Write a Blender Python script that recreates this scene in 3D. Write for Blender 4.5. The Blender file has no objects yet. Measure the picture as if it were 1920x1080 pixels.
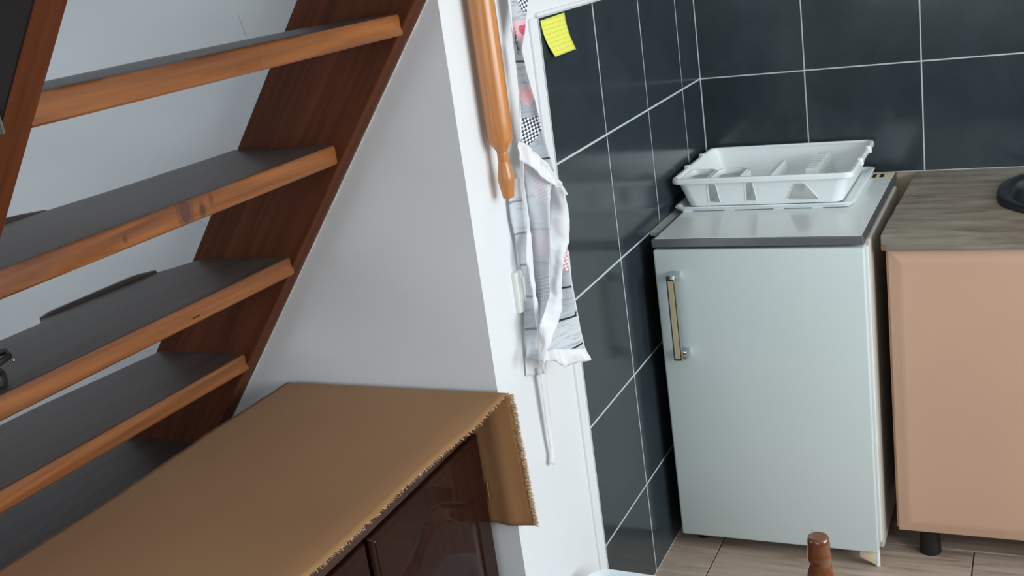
import bpy, bmesh, math, random
from mathutils import Vector, Matrix, noise
random.seed(7)
S = bpy.context.scene
COL = S.collection

# ------------------------------------------------------------------ camera
cam_d = bpy.data.cameras.new('camera'); cam = bpy.data.objects.new('camera', cam_d); COL.objects.link(cam)
cam_d.sensor_width = 36.0; cam_d.lens = 2102.614/1920*36.0; cam_d.clip_start = 0.02
RT = (0.89987358, 0.41397148, -0.13731405); DN = (0.00300239, -0.32070369, -0.94717481); FW = (-0.43614048, 0.85192532, -0.28983568)
cam.matrix_world = Matrix(((RT[0], -DN[0], -FW[0], 0.9152), (RT[1], -DN[1], -FW[1], -3.1428), (RT[2], -DN[2], -FW[2], 1.5698), (0, 0, 0, 1)))
S.camera = cam

# ------------------------------------------------------------------ world, window light, exposure
W = bpy.data.worlds.new('sky'); S.world = W; W.use_nodes = True
bg = W.node_tree.nodes['Background']; bg.inputs[0].default_value = (0.72, 0.86, 1.0, 1); bg.inputs[1].default_value = 1.0
def area(name, loc, rot, sx, sy, power, col):
    d = bpy.data.lights.new(name, 'AREA'); d.shape = 'RECTANGLE'; d.size = sx; d.size_y = sy; d.energy = power; d.color = col
    o = bpy.data.objects.new(name, d); COL.objects.link(o); o.location = loc; o.rotation_euler = rot; return o
PI = math.pi
area('daylight_right', (3.17, -2.1, 1.55), (0, PI/2, 0), 1.30, 2.20, 88.0, (0.90, 0.97, 1.0))     # daylight through window_1
area('daylight_rear', (0.6, -5.17, 1.60), (PI/2, 0, 0), 1.90, 1.40, 14.0, (0.90, 0.97, 1.0))  # daylight through window_2
area('daylight_left', (-2.17, -3.2, 1.45), (0, -PI/2, 0), 1.30, 1.50, 10.0, (0.80, 0.92, 1.0))    # daylight through window_3
S.view_settings.view_transform = 'Standard'; S.view_settings.look = 'None'
S.view_settings.gamma = 1.0; S.view_settings.use_curve_mapping = False; S.view_settings.exposure = 0.0

# ------------------------------------------------------------------ helpers
def srgb(r, g, b):
    f = lambda c: (c/255/12.92 if c/255 <= 0.04045 else ((c/255+0.055)/1.055)**2.4)
    return (f(r), f(g), f(b), 1.0)
def tag(o, label=None, cat=None, group=None, kind=None):
    if label: o['label'] = label
    if cat: o['category'] = cat
    if group: o['group'] = group
    if kind: o['kind'] = kind
    return o
def empty(name, loc, label, cat, group=None):
    o = bpy.data.objects.new(name, None); COL.objects.link(o); o.location = loc; o.empty_display_size = 0.05
    return tag(o, label, cat, group)
def wloc(p):
    v = Vector((0, 0, 0))
    while p is not None: v = v + p.location; p = p.parent
    return v
def mk(name, bm, mat, parent=None, smooth=False, origin=None):
    """link a bmesh (in world coordinates) as one mesh object; its origin is at its parent's (or at `origin`)"""
    off = wloc(parent) if parent else Vector((0, 0, 0))
    o3 = Vector(origin) if origin is not None else off
    bmesh.ops.translate(bm, verts=bm.verts, vec=-o3)
    me = bpy.data.meshes.new(name); bm.normal_update(); bm.to_mesh(me); bm.free()
    for m in (mat if isinstance(mat, (list, tuple)) else [mat]): me.materials.append(m)
    if smooth:
        for p in me.polygons: p.use_smooth = True
    o = bpy.data.objects.new(name, me); COL.objects.link(o)
    o.parent = parent; o.location = o3 - off
    return o
def auto(o, ang=35):
    me = o.data
    for p in me.polygons: p.use_smooth = True
    me.set_sharp_from_angle(angle=math.radians(ang)); return o
def NB(): return bmesh.new()
def box(bm, x0, x1, y0, y1, z0, z1, bev=0.0, seg=2):
    vs = [bm.verts.new((x, y, z)) for x in (x0, x1) for y in (y0, y1) for z in (z0, z1)]
    fs = [bm.faces.new([vs[i] for i in q]) for q in ((0, 1, 3, 2), (4, 6, 7, 5), (0, 4, 5, 1), (2, 3, 7, 6), (0, 2, 6, 4), (1, 5, 7, 3))]
    if bev > 0:
        es = list({e for f in fs for e in f.edges})
        bmesh.ops.bevel(bm, geom=es, offset=bev, segments=seg, affect='EDGES', profile=0.5)
    return bm
def prism(bm, pts, axis, a, b, bev=0.0):
    """extrude a 2-D polygon along an axis (0 x: pts are (y,z); 1 y: (x,z); 2 z: (x,y))"""
    def P(p, t): return (t, p[0], p[1]) if axis == 0 else ((p[0], t, p[1]) if axis == 1 else (p[0], p[1], t))
    A = [bm.verts.new(P(p, a)) for p in pts]; B = [bm.verts.new(P(p, b)) for p in pts]
    fs = [bm.faces.new(A), bm.faces.new(B[::-1])]
    n = len(pts)
    for i in range(n): fs.append(bm.faces.new((A[i], B[i], B[(i+1) % n], A[(i+1) % n])))
    bmesh.ops.recalc_face_normals(bm, faces=fs)
    if bev > 0: bmesh.ops.bevel(bm, geom=list({e for f in fs for e in f.edges}), offset=bev, segments=2, affect='EDGES', profile=0.5)
    return bm
def lathe(bm, prof, c, n=24, axis=2):
    rings = []
    for r, t in prof:
        ring = []
        for i in range(n):
            a = 2*PI*i/n; u, v = r*math.cos(a), r*math.sin(a)
            p = (c[0]+u, c[1]+v, t) if axis == 2 else ((t, c[1]+u, c[2]+v) if axis == 0 else (c[0]+u, t, c[2]+v))
            ring.append(bm.verts.new(p))
        rings.append(ring)
    for A, B in zip(rings, rings[1:]):
        for i in range(n): bm.faces.new((A[i], A[(i+1) % n], B[(i+1) % n], B[i]))
    bm.faces.new(rings[0][::-1]); bm.faces.new(rings[-1])
    bmesh.ops.recalc_face_normals(bm, faces=bm.faces[:]); return bm
def tube(bm, pts, r, n=8, flat=1.0):
    rings = []
    P = [Vector(p) for p in pts]
    for i, p in enumerate(P):
        t = (P[min(i+1, len(P)-1)]-P[max(i-1, 0)]).normalized()
        u = t.cross(Vector((0, 0, 1))); u = u.normalized() if u.length > 1e-4 else Vector((1, 0, 0)); v = t.cross(u)
        rr = r[i] if isinstance(r, (list, tuple)) else r
        rings.append([bm.verts.new(p+u*rr*math.cos(2*PI*k/n)*flat+v*rr*math.sin(2*PI*k/n)) for k in range(n)])
    for A, B in zip(rings, rings[1:]):
        for k in range(n): bm.faces.new((A[k], A[(k+1) % n], B[(k+1) % n], B[k]))
    bm.faces.new(rings[0][::-1]); bm.faces.new(rings[-1])
    bmesh.ops.recalc_face_normals(bm, faces=bm.faces[:]); return bm
def lerp_poly(P, t):
    """point at normalised length t along polyline P"""
    L = [0.0]
    for a, b in zip(P, P[1:]): L.append(L[-1]+math.dist(a, b))
    s = t*L[-1]
    for i in range(len(P)-1):
        if s <= L[i+1] or i == len(P)-2:
            f = (s-L[i])/max(1e-9, L[i+1]-L[i]); return [x+(y-x)*f for x, y in zip(P[i], P[i+1])]
def interp(tab, x):
    if x <= tab[0][0]: return tab[0][1]
    for (a, b), (c, d) in zip(tab, tab[1:]):
        if x <= c: return b+(d-b)*(x-a)/(c-a)
    return tab[-1][1]
def rrect(x0, x1, y0, y1, r, n=6):
    out = []
    for cx, cy, a0 in ((x1-r, y1-r, 0), (x0+r, y1-r, 90), (x0+r, y0+r, 180), (x1-r, y0+r, 270)):
        for i in range(n+1):
            a = math.radians(a0+90*i/n); out.append((cx+r*math.cos(a), cy+r*math.sin(a)))
    return out
def loops(bm, rings, cap0=False, cap1=False, closed=True):
    V = [[bm.verts.new(p) for p in r] for r in rings]
    n = len(V[0])
    for A, B in zip(V, V[1:]):
        for i in range(n if closed else n-1): bm.faces.new((A[i], A[(i+1) % n], B[(i+1) % n], B[i]))
    if cap0: bm.faces.new(V[0][::-1])
    if cap1: bm.faces.new(V[-1])
    bmesh.ops.recalc_face_normals(bm, faces=bm.faces[:]); return bm
def plate_mesh(outline, holes, depth):
    """flat plate with holes: filled 2-D curve turned to mesh; x,y in plane, thickness along local z"""
    cu = bpy.data.curves.new('tmp', 'CURVE'); cu.dimensions = '2D'; cu.fill_mode = 'BOTH'; cu.extrude = depth/2
    for P in [outline]+holes:
        sp = cu.splines.new('POLY'); sp.points.add(len(P)-1); sp.use_cyclic_u = True
        for i, p in enumerate(P): sp.points[i].co = (p[0], p[1], 0, 1)
    o = bpy.data.objects.new('tmp', cu); COL.objects.link(o)
    me = bpy.data.meshes.new_from_object(o.evaluated_get(bpy.context.evaluated_depsgraph_get()))
    bm = bmesh.new(); bm.from_mesh(me); bmesh.ops.remove_doubles(bm, verts=bm.verts, dist=1e-6)
    bpy.data.objects.remove(o); bpy.data.curves.remove(cu); bpy.data.meshes.remove(me); return bm

# ------------------------------------------------------------------ materials
class NT:
    def __init__(s, name):
        s.m = bpy.data.materials.new(name); s.m.use_nodes = True; s.t = s.m.node_tree; s.b = s.t.nodes['Principled BSDF']
    def n(s, typ, **kw):
        nd = s.t.nodes.new(typ)
        for k, v in kw.items(): setattr(nd, k, v)
        return nd
    def l(s, a, b): s.t.links.new(a, b)
    def coord(s, kind='Object', scale=(1, 1, 1), rot=(0, 0, 0), loc=(0, 0, 0)):
        tc = s.n('ShaderNodeTexCoord'); mp = s.n('ShaderNodeMapping'); s.l(tc.outputs[kind], mp.inputs[0])
        mp.inputs['Scale'].default_value = scale; mp.inputs['Rotation'].default_value = rot; mp.inputs['Location'].default_value = loc
        return mp.outputs[0]
    def noise(s, vec, scale, detail=3, rough=0.5, dist=0.0):
        nd = s.n('ShaderNodeTexNoise'); s.l(vec, nd.inputs['Vector']); nd.inputs['Scale'].default_value = scale
        nd.inputs['Detail'].default_value = detail; nd.inputs['Roughness'].default_value = rough; nd.inputs['Distortion'].default_value = dist
        return nd.outputs[0]
    def ramp(s, fac, stops):
        r = s.n('ShaderNodeValToRGB'); s.l(fac, r.inputs[0]); el = r.color_ramp.elements
        while len(el) < len(stops): el.new(0.5)
        for e, (p, c) in zip(el, stops): e.position = p; e.color = c if len(c) == 4 else (*c, 1)
        return r.outputs[0]
    def math(s, op, a, b=None):
        nd = s.n('ShaderNodeMath', operation=op)
        for i, x in enumerate((a, b)):
            if x is None: continue
            if isinstance(x, (int, float)): nd.inputs[i].default_value = x
            else: s.l(x, nd.inputs[i])
        return nd.outputs[0]
    def mix(s, fac, a, b, blend='MIX'):
        nd = s.n('ShaderNodeMix', data_type='RGBA', blend_type=blend)
        for i, x in ((0, fac), (6, a), (7, b)):
            if isinstance(x, (int, float)): nd.inputs[i].default_value = x
            elif isinstance(x, tuple): nd.inputs[i].default_value = x
            else: s.l(x, nd.inputs[i])
        return nd.outputs[2]
    def bump(s, h, strength=0.2, dist=0.002):
        nd = s.n('ShaderNodeBump'); nd.inputs['Strength'].default_value = strength; nd.inputs['Distance'].default_value = dist
        s.l(h, nd.inputs['Height']); s.l(nd.outputs[0], s.b.inputs['Normal']); return nd
    def set(s, **kw):
        for k, v in kw.items():
            i = s.b.inputs[{'col': 'Base Color', 'rough': 'Roughness', 'metal': 'Metallic', 'spec': 'Specular IOR Level', 'coat': 'Coat Weight', 'coatr': 'Coat Roughness'}[k]]
            if isinstance(v, (int, float, tuple)): i.default_value = v
            else: s.l(v, i)
        return s.m

def plain(name, col, rough=0.5, metal=0.0, spec=0.5, var=0.06, scale=9.0, bump=0.0, coat=0.0, coatr=0.1):
    t = NT(name); v = t.coord(); n = t.noise(v, scale, 4)
    c = t.ramp(n, [(0.3, tuple(x*(1-var) for x in col[:3])), (0.7, tuple(min(1, x*(1+var)) for x in col[:3]))])
    t.set(col=c, rough=rough, metal=metal, spec=spec, coat=coat, coatr=coatr)
    if bump: t.bump(t.noise(v, 260, 3), bump, 0.0006)
    return t.m
def wood(name, dark, light, axis, rough=0.4, coat=0.25, coatr=0.2, grain=1.0, knots=()):
    t = NT(name); sc = [16.0, 16.0, 16.0]; sc[axis] = 0.9; v = t.coord(scale=tuple(x*grain for x in sc))
    sc2 = [90.0, 90.0, 90.0]; sc2[axis] = 3.0; v2 = t.coord(scale=tuple(x*grain for x in sc2))
    n1 = t.noise(v, 1.6, 5, 0.6, 1.2); n2 = t.noise(v2, 1.0, 3, 0.6)
    f = t.math('ADD', t.math('MULTIPLY', n1, 0.7), t.math('MULTIPLY', n2, 0.3))
    mid = tuple((a+b)/2 for a, b in zip(dark[:3], light[:3]))
    c = t.ramp(f, [(0.33, dark[:3]), (0.5, mid), (0.66, light[:3])])
    if knots:
        tc = t.coord()
        for kx, ky, kz, r, kc in knots:
            d = t.n('ShaderNodeVectorMath', operation='DISTANCE'); mp = t.n('ShaderNodeMapping'); t.l(tc, mp.inputs[0])
            mp.inputs['Location'].default_value = (-kx, -ky*0.9, -kz*0.55); mp.inputs['Scale'].default_value = (1, 0.9, 0.55)
            t.l(mp.outputs[0], d.inputs[0]); d.inputs[1].default_value = (0, 0, 0)
            dd = t.math('ADD', d.outputs['Value'], t.math('MULTIPLY', t.math('SUBTRACT', n1, 0.5), r*0.35))
            msk = t.ramp(t.math('DIVIDE', dd, r), [(0.0, (0.85,)*3), (0.55, (0.9,)*3), (0.66, (0.25,)*3), (0.86, (0.6,)*3), (1.0, (0,)*3)])
            c = t.mix(msk, c, kc)
    t.set(col=c, rough=rough, coat=coat, coatr=coatr); t.bump(f, 0.12, 0.001); return t.m

M = {}
M['paint'] = (lambda t: (t.set(col=t.ramp(t.noise(t.coord(), 2.2, 4), [(0.3, srgb(226, 230, 233)), (0.7, srgb(234, 237, 239))]), rough=0.62, spec=0.35), t.bump(t.noise(t.coord(), 38, 5), 0.10, 0.002), t.m)[-1])(NT('wall_paint'))
M['paint_far'] = plain('greige_paint', srgb(122, 113, 105), 0.8)
M['ceil'] = plain('ceiling_paint', srgb(232, 234, 236), 0.8)
M['plaster'] = plain('beige_plaster', srgb(196, 176, 152), 0.85, var=0.1)
M['bead'] = plain('plaster_bead', srgb(226, 216, 204), 0.9)
M['grout'] = plain('grout', srgb(196, 204, 206), 0.85, var=0.05, scale=60)
def tile_mat(name, lo, hi, rough):
    t = NT(name); v = t.coord(); n = t.noise(v, 4.5, 6, 0.62, 0.6); n2 = t.noise(v, 240, 2)
    oi = t.n('ShaderNodeObjectInfo')
    c = t.ramp(n, [(0.3, lo), (0.72, hi)])
    hs = t.n('ShaderNodeHueSaturation'); t.l(c, hs.inputs['Color']); t.l(t.math('ADD', t.math('MULTIPLY', oi.outputs['Random'], 0.16), 0.92), hs.inputs['Value'])
    rn = t.math('ADD', t.math('MULTIPLY', n, 0.10), rough-0.05)
    t.set(col=hs.outputs[0], rough=rn, spec=0.5); t.bump(t.noise(v, 9, 3), 0.02, 0.004); return t.m
M['tile'] = tile_mat('slate_tile', srgb(42, 52, 57), srgb(57, 66, 71), 0.15)
def floor_mat():
    t = NT('wood_look_tile'); oi = t.n('ShaderNodeObjectInfo'); tc = t.n('ShaderNodeTexCoord')
    ad = t.n('ShaderNodeVectorMath', operation='ADD'); t.l(tc.outputs['Object'], ad.inputs[0])
    cb = t.n('ShaderNodeCombineXYZ'); t.l(t.math('MULTIPLY', oi.outputs['Random'], 37), cb.inputs[0]); t.l(t.math('MULTIPLY', oi.outputs['Random'], 11), cb.inputs[1]); t.l(cb.outputs[0], ad.inputs[1])
    mp = t.n('ShaderNodeMapping'); t.l(ad.outputs[0], mp.inputs[0]); mp.inputs['Scale'].default_value = (3.0, 34, 1)
    n = t.noise(mp.outputs[0], 1.0, 6, 0.66, 0.7)
    c = t.ramp(n, [(0.28, srgb(136, 114, 98)), (0.46, srgb(178, 158, 142)), (0.62, srgb(192, 174, 158)), (0.78, srgb(208, 192, 176))])
    t.set(col=c, rough=0.42, spec=0.4); t.bump(n, 0.1, 0.001); return t.m
M['floor_tile'] = floor_mat()
M['floor_joint'] = plain('floor_joint', srgb(70, 55, 45), 0.9)
K1 = srgb(74, 44, 38)
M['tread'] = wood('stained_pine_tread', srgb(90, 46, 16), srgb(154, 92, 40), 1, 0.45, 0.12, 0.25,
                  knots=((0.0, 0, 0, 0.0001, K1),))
M['tread_top'] = wood('dark_tread_top', srgb(56, 46, 43), srgb(82, 70, 66), 1, 0.42, 0.15, 0.3)  # darker, greyer wood for the upward faces of the treads
M['stringer'] = wood('dark_stained_stringer', srgb(66, 30, 12), srgb(104, 54, 26), 0, 0.6, 0.0, 0.25)
M['stringer'].node_tree.nodes['Principled BSDF'].inputs['Specular IOR Level'].default_value = 0.18
M['end_grain'] = plain('grey_end_grain', srgb(92, 88, 82), 0.8)
M['nosing'] = wood('dark_nosing', srgb(40, 30, 27), srgb(70, 54, 46), 1, 0.4, 0.3, 0.25)
M['pin'] = wood('varnished_beech', srgb(176, 106, 52), srgb(214, 148, 88), 2, 0.35, 0.4, 0.2, grain=1.6)
M['mahogany'] = wood('mahogany_lacquer', srgb(32, 15, 11), srgb(48, 23, 16), 2, 0.35, 0.3, 0.03)
M['mahogany'].node_tree.nodes['Principled BSDF'].inputs['Specular IOR Level'].default_value = 0.08
M['mahogany_h'] = wood('mahogany_lacquer_long', srgb(44, 21, 14), srgb(66, 34, 22), 1, 0.4, 0.25, 0.1)
M['black_gap'] = plain('black_recess', (0.006, 0.006, 0.006, 1), 0.7)
def cloth_mat():
    t = NT('tan_linen'); v = t.coord()
    w1 = t.n('ShaderNodeTexWave', wave_type='BANDS', bands_direction='X'); w1.inputs['Scale'].default_value = 330; t.l(v, w1.inputs['Vector'])
    w2 = t.n('ShaderNodeTexWave', wave_type='BANDS', bands_direction='Y'); w2.inputs['Scale'].default_value = 330; t.l(v, w2.inputs['Vector'])
    wv = t.math('MULTIPLY', w1.outputs['Fac'], w2.outputs['Fac']); n = t.noise(v, 3, 4)
    c = t.ramp(n, [(0.3, srgb(178, 134, 90)), (0.7, srgb(188, 144, 99))])
    t.set(col=c, rough=0.82, spec=0.2)
    t.b.inputs['Sheen Weight'].default_value = 0.12; t.b.inputs['Sheen Roughness'].default_value = 0.5
    t.bump(wv, 0.12, 0.0006)
    tr = t.n('ShaderNodeBsdfTranslucent'); tr.inputs[0].default_value = srgb(196, 128, 70)
    mx = t.n('ShaderNodeMixShader'); mx.inputs[0].default_value = 0.32; out = t.t.nodes['Material Output']
    t.l(t.b.outputs[0], mx.inputs[1]); t.l(tr.outputs[0], mx.inputs[2]); t.l(mx.outputs[0], out.inputs[0]); return t.m
M['cloth'] = cloth_mat()
M['fringe'] = plain('pale_threads', srgb(214, 186, 150), 0.9)
M['white_cloth'] = plain('white_cotton', srgb(232, 233, 236), 0.85, spec=0.2, bump=0.05)
M['fridge'] = plain('fridge_enamel', srgb(210, 222, 221), 0.36, spec=0.45, var=0.015, scale=2)
M['fridge_side'] = plain('fridge_side_enamel', srgb(196, 190, 180), 0.4, var=0.03, scale=3)
M['lid'] = plain('fridge_lid_laminate', srgb(220, 228, 228), 0.17, spec=0.55, var=0.03, scale=5)
M['alu'] = plain('brushed_aluminium', srgb(140, 146, 150), 0.35, metal=0.85, var=0.04, scale=30)
M['chrome'] = plain('chrome', srgb(200, 204, 206), 0.14, metal=1.0, var=0.02)
M['inlay'] = plain('beige_inlay', srgb(184, 172, 138), 0.45)
M['cream'] = plain('cream_plastic', srgb(222, 210, 178), 0.45, var=0.03)
M['gasket'] = plain('white_gasket', srgb(228, 230, 228), 0.5, var=0.02)
M['strip'] = plain('pale_grey_strip', srgb(190, 196, 192), 0.5)
M['white_plastic'] = plain('white_plastic', srgb(242, 248, 248), 0.28, spec=0.5, var=0.01, scale=4)
M['peach'] = plain('peach_laminate', srgb(206, 169, 144), 0.5, spec=0.4, var=0.03, scale=3)
M['peach_edge'] = plain('peach_edge', srgb(190, 146, 108), 0.5)
M['carcass'] = plain('carcass_board', srgb(150, 122, 98), 0.6)
def top_mat():
    t = NT('grey_wood_worktop'); v = t.coord(scale=(2.2, 15, 15)); n = t.noise(v, 1.3, 6, 0.65, 0.8)
    v2 = t.coord(scale=(9, 60, 60)); n2 = t.noise(v2, 1, 4)
    f = t.math('ADD', t.math('MULTIPLY', n, 0.75), t.math('MULTIPLY', n2, 0.25))
    c = t.ramp(f, [(0.32, srgb(104, 91, 80)), (0.46, srgb(134, 127, 113)), (0.58, srgb(154, 150, 137)), (0.72, srgb(168, 158, 140))])
    c = t.mix(t.ramp(t.noise(t.coord(scale=(3, 9, 9), loc=(0.4, 0.2, 0)), 1.1, 4), [(0.5, (0, 0, 0)), (0.66, (0.55,)*3)]), c, srgb(122, 98, 80))
    t.set(col=c, rough=0.42, spec=0.4); t.bump(f, 0.08, 0.001); return t.m
M['worktop'] = top_mat()
M['sink'] = plain('black_composite', srgb(24, 30, 33), 0.25, spec=0.5)
M['brass'] = plain('brass', srgb(190, 150, 90), 0.35, metal=0.9)
M['black_rubber'] = plain('black_rubber', srgb(22, 22, 22), 0.6)
M['leather'] = plain('black_leather', srgb(20, 19, 19), 0.5)
M['chair'] = wood('chair_lacquer', srgb(82, 42, 20), srgb(120, 68, 36), 2, 0.25, 0.8, 0.05)
M['liner'] = plain('white_liner', srgb(226, 234, 238), 0.4, var=0.03)
M['bin'] = plain('bin_plastic', srgb(196, 176, 176), 0.4)
def note_mat():
    t = NT('yellow_lined_paper'); v = t.coord(); sp = t.n('ShaderNodeSeparateXYZ'); t.l(v, sp.inputs[0])
    z = t.math('FRACT', t.math('MULTIPLY', sp.outputs[2], 1/0.0091)); ln = t.math('LESS_THAN', z, 0.10)
    t.set(col=t.mix(t.math('MULTIPLY', ln, 0.55), srgb(236, 238, 104), srgb(150, 150, 96)), rough=0.7, spec=0.2); return t.m
M['note'] = note_mat()
M['switch'] = plain('switch_plastic', srgb(232, 232, 228), 0.35)
M['ink'] = plain('dark_print', srgb(46, 50, 58), 0.9)

def print_mat(name, fade, hearts):
    """grey plank print with hearts; UV in metres across the cloth and height"""
    t = NT(name); v = t.coord('UV'); sp = t.n('ShaderNodeSeparateXYZ'); t.l(v, sp.inputs[0]); Y, Z = sp.outputs[0], sp.outputs[1]
    cb = t.n('ShaderNodeCombineXYZ'); t.l(t.math('ADD', Y, 0.11), cb.inputs[0]); t.l(Z, cb.inputs[1])
    br = t.n('ShaderNodeTexBrick'); t.l(cb.outputs[0], br.inputs['Vector']); br.inputs['Scale'].default_value = 1.0
    br.inputs['Brick Width'].default_value = 0.31; br.inputs['Row Height'].default_value = 0.062; br.inputs['Mortar Size'].default_value = 0.0022; br.inputs['Mortar Smooth'].default_value = 0.2
    br.inputs['Color1'].default_value = srgb(178, 186, 192); br.inputs['Color2'].default_value = srgb(208, 213, 218); br.inputs['Mortar'].default_value = srgb(44, 50, 58)
    mp = t.n('ShaderNodeMapping'); t.l(v, mp.inputs[0]); mp.inputs['Scale'].default_value = (14, 110, 1)
    n = t.noise(mp.outputs[0], 1.2, 6, 0.7, 0.5)
    c = t.mix(t.ramp(n, [(0.52, (0, 0, 0)), (0.70, (0.75,)*3)]), br.outputs['Color'], srgb(112, 120, 128))
    for cy, cz, s, kind in hearts:
        u = t.math('DIVIDE', t.math('SUBTRACT', Y, cy), s); w = t.math('DIVIDE', t.math('SUBTRACT', Z, cz), s)
        u2 = t.math('MULTIPLY', u, u); w2 = t.math('MULTIPLY', w, w); a = t.math('SUBTRACT', t.math('ADD', u2, w2), 1.0)
        a3 = t.math('MULTIPLY', a, t.math('MULTIPLY', a, a)); k = t.math('MULTIPLY', u2, t.math('MULTIPLY', w, w2))
        msk = t.math('LESS_THAN', t.math('SUBTRACT', a3, k), 0.0)
        if kind == 'pink': hc = srgb(238, 188, 198)
        elif kind == 'red': hc = srgb(206, 96, 118)
        else:
            ch = t.n('ShaderNodeTexChecker'); mp2 = t.n('ShaderNodeMapping'); t.l(v, mp2.inputs[0]); mp2.inputs['Rotation'].default_value = (0, 0, 0.5); mp2.inputs['Location'].default_value = (0, 0, 0.003)
            t.l(mp2.outputs[0], ch.inputs['Vector']); ch.inputs['Scale'].default_value = 210
            ch.inputs['Color1'].default_value = srgb(238, 240, 244)
            ch.inputs['Color2'].default_value = {'check': srgb(50, 56, 70), 'dot': srgb(222, 160, 168), 'stripe': srgb(226, 150, 150), 'dotk': srgb(60, 64, 74)}[kind]; hc = ch.outputs[0]
        c = t.mix(msk, c, hc)
    if fade: c = t.mix(fade, c, srgb(226, 230, 236))
    t.set(col=c, rough=0.88, spec=0.15); return t.m

# ------------------------------------------------------------------ room shell
XW, YG = -0.008, -1.457         # white wall face / stair wall face
ROOM = (-2.2, 3.2, -5.2, 0.0, 2.55)
fl = mk('floor', box(NB(), -2.4, 3.4, -5.4, 0.2, -0.14, -0.0025), M['floor_joint']); tag(fl, kind='structure')
tw, td, gp = 0.6117, 0.305, 0.003
bmt = box(NB(), -tw/2+gp/2, tw/2-gp/2, -td/2+gp/2, td/2-gp/2, -0.010, 0.0, 0.0012, 1)
ft = mk('floor_tile', bmt, M['floor_tile']); ft.parent = fl
first = True
for r in range(0, 12):
    y1 = -0.53+td - r*td
    for k in range(-4, 7):
        xa = 0.1255+k*tw+(0 if r % 2 == 1 else tw/2)
        xc, yc = xa+tw/2, y1-td/2
        if xc+tw/2 > 3.2 or xc-tw/2 < -2.2 or (xc < 0.25 and yc > -1.5 and (xc < -0.4 or yc > -1.3) and xc+tw/2 < 0.02): continue
        o = ft if first else ft.copy()
        if not first: COL.objects.link(o)
        first = False
        o.location = (xc, yc-0.0, 0)
tag(mk('ceiling', box(NB(), -2.4, 3.4, -5.4, 0.2, 2.55, 2.7), M['ceil']), kind='structure')
wl = tag(mk('wall_left', box(NB(), -0.2, XW, -1.30, 0.2, 0, 2.55), M['paint']), kind='structure')
ws = tag(mk('wall_stair', box(NB(), -2.4, XW, YG, -1.30, 0, 2.55), M['paint']), kind='structure')
wb = tag(mk('wall_back', box(NB(), XW, 3.4, 0.009, 0.2, 0, 2.55), M['plaster']), kind='structure')
def wall_open(name, lo, hi, oy0, oy1, oz0, oz1, axis, a, b):
    """wall slab with one window opening; axis 0: slab spans y, axis 1: slab spans x"""
    bm = NB()
    for (u0, u1, z0, z1) in ((lo, oy0, 0, 2.55), (oy1, hi, 0, 2.55), (oy0, oy1, 0, oz0), (oy0, oy1, oz1, 2.55)):
        if axis == 0: box(bm, a, b, u0, u1, z0, z1)
        else: box(bm, u0, u1, a, b, z0, z1)
    return tag(mk(name, bm, M['paint_far']), kind='structure')
wall_open('wall_right', -5.4, 0.2, -3.25, -0.95, 0.85, 2.25, 0, 3.2, 3.4)
wall_open('wall_rear', -2.4, 3.2, -0.4, 1.6, 0.85, 2.35, 1, -5.4, -5.2)
wall_open('wall_far', -5.2, -1.457, -4.0, -2.4, 0.75, 2.15, 0, -2.4, -2.2)
def window(name, axis, c, u0, u1, z0, z1):
    w = bpy.data.objects.new(name, None); COL.objects.link(w); tag(w, kind='structure')
    w.location = (c, (u0+u1)/2, z0) if axis == 0 else ((u0+u1)/2, c, z0)
    bm = NB(); t = 0.05
    for (a, b, p, q) in ((u0, u0+t, z0, z1), (u1-t, u1, z0, z1), (u0, u1, z0, z0+t), (u0, u1, z1-t, z1), ((u0+u1)/2-.03, (u0+u1)/2+.03, z0, z1)):
        if axis == 0: box(bm, c-.03, c+.03, a, b, p, q)
        else: box(bm, a, b, c-.03, c+.03, p, q)
    mk('window_frame', bm, M['white_plastic'], w)
window('window_1', 0, 3.3, -3.25, -0.95, 0.85, 2.25)
window('window_2', 1, -5.3, -0.4, 1.6, 0.85, 2.35)
window('window_3', 0, -2.3, -4.0, -2.4, 0.75, 2.15)

# wall tiles: one object per tile, grout bed recessed behind them
ZR = [0.0, 0.2493, 0.5440, 0.8387, 1.1334, 1.4281]
YC = [-1.0775, -0.7788, -0.4759, -0.1759, 0.0]
g = 0.0021
mk('grout', box(NB(), XW-0.002, -0.0006, -1.0775, 0.009, 0, 1.4281), M['grout'], wl)
mk('grout', box(NB(), -0.002, 3.2, 0.0007, 0.012, 0.8387, 1.4281), M['grout'], wb)
def tile(name, parent, x0, x1, y0, y1, z0, z1):
    c = ((x0+x1)/2, (y0+y1)/2, (z0+z1)/2)
    return mk(name, box(NB(), x0, x1, y0, y1, z0, z1, 0.0009, 1), M['tile'], parent, origin=c)
for a, b in zip(ZR, ZR[1:]):
    for c, d in zip(YC, YC[1:]):
        e = random.uniform(-1, 1)*0.0002
        tile('tile', wl, XW, 0.0+e, c+g, d-g-(0.001 if d == 0 else 0), a+g, b-g)
XC = [0.0, 0.2937, 0.5965, 0.8993, 1.2021, 1.5049, 1.8077, 2.1105, 2.4133]
for a, b in zip(ZR[3:], ZR[4:]):
    for c, d in zip(XC, XC[1:]):
        e = random.uniform(-1, 1)*0.0002
        tile('tile', wb, c+0.0016, d-0.0016, 0.0+e, 0.010, a+0.0016, b-0.0016)
tag(mk('trim_1', box(NB(), XW-.001, -0.0015, -1.112, -1.0775, 0, 1.4281, 0.002), M['paint']), kind='structure')
tag(mk('trim_2', box(NB(), XW-.001, 0.0005, -1.0775, -0.0, 1.4281, 1.4360, 0.002), M['paint']), kind='structure')
bm = NB(); prism(bm, [(-.012, 1.436), (-.0015, 1.4365), (-.001, 1.55), (-.012, 1.55)], 0, 0, 0) if False else None
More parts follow.
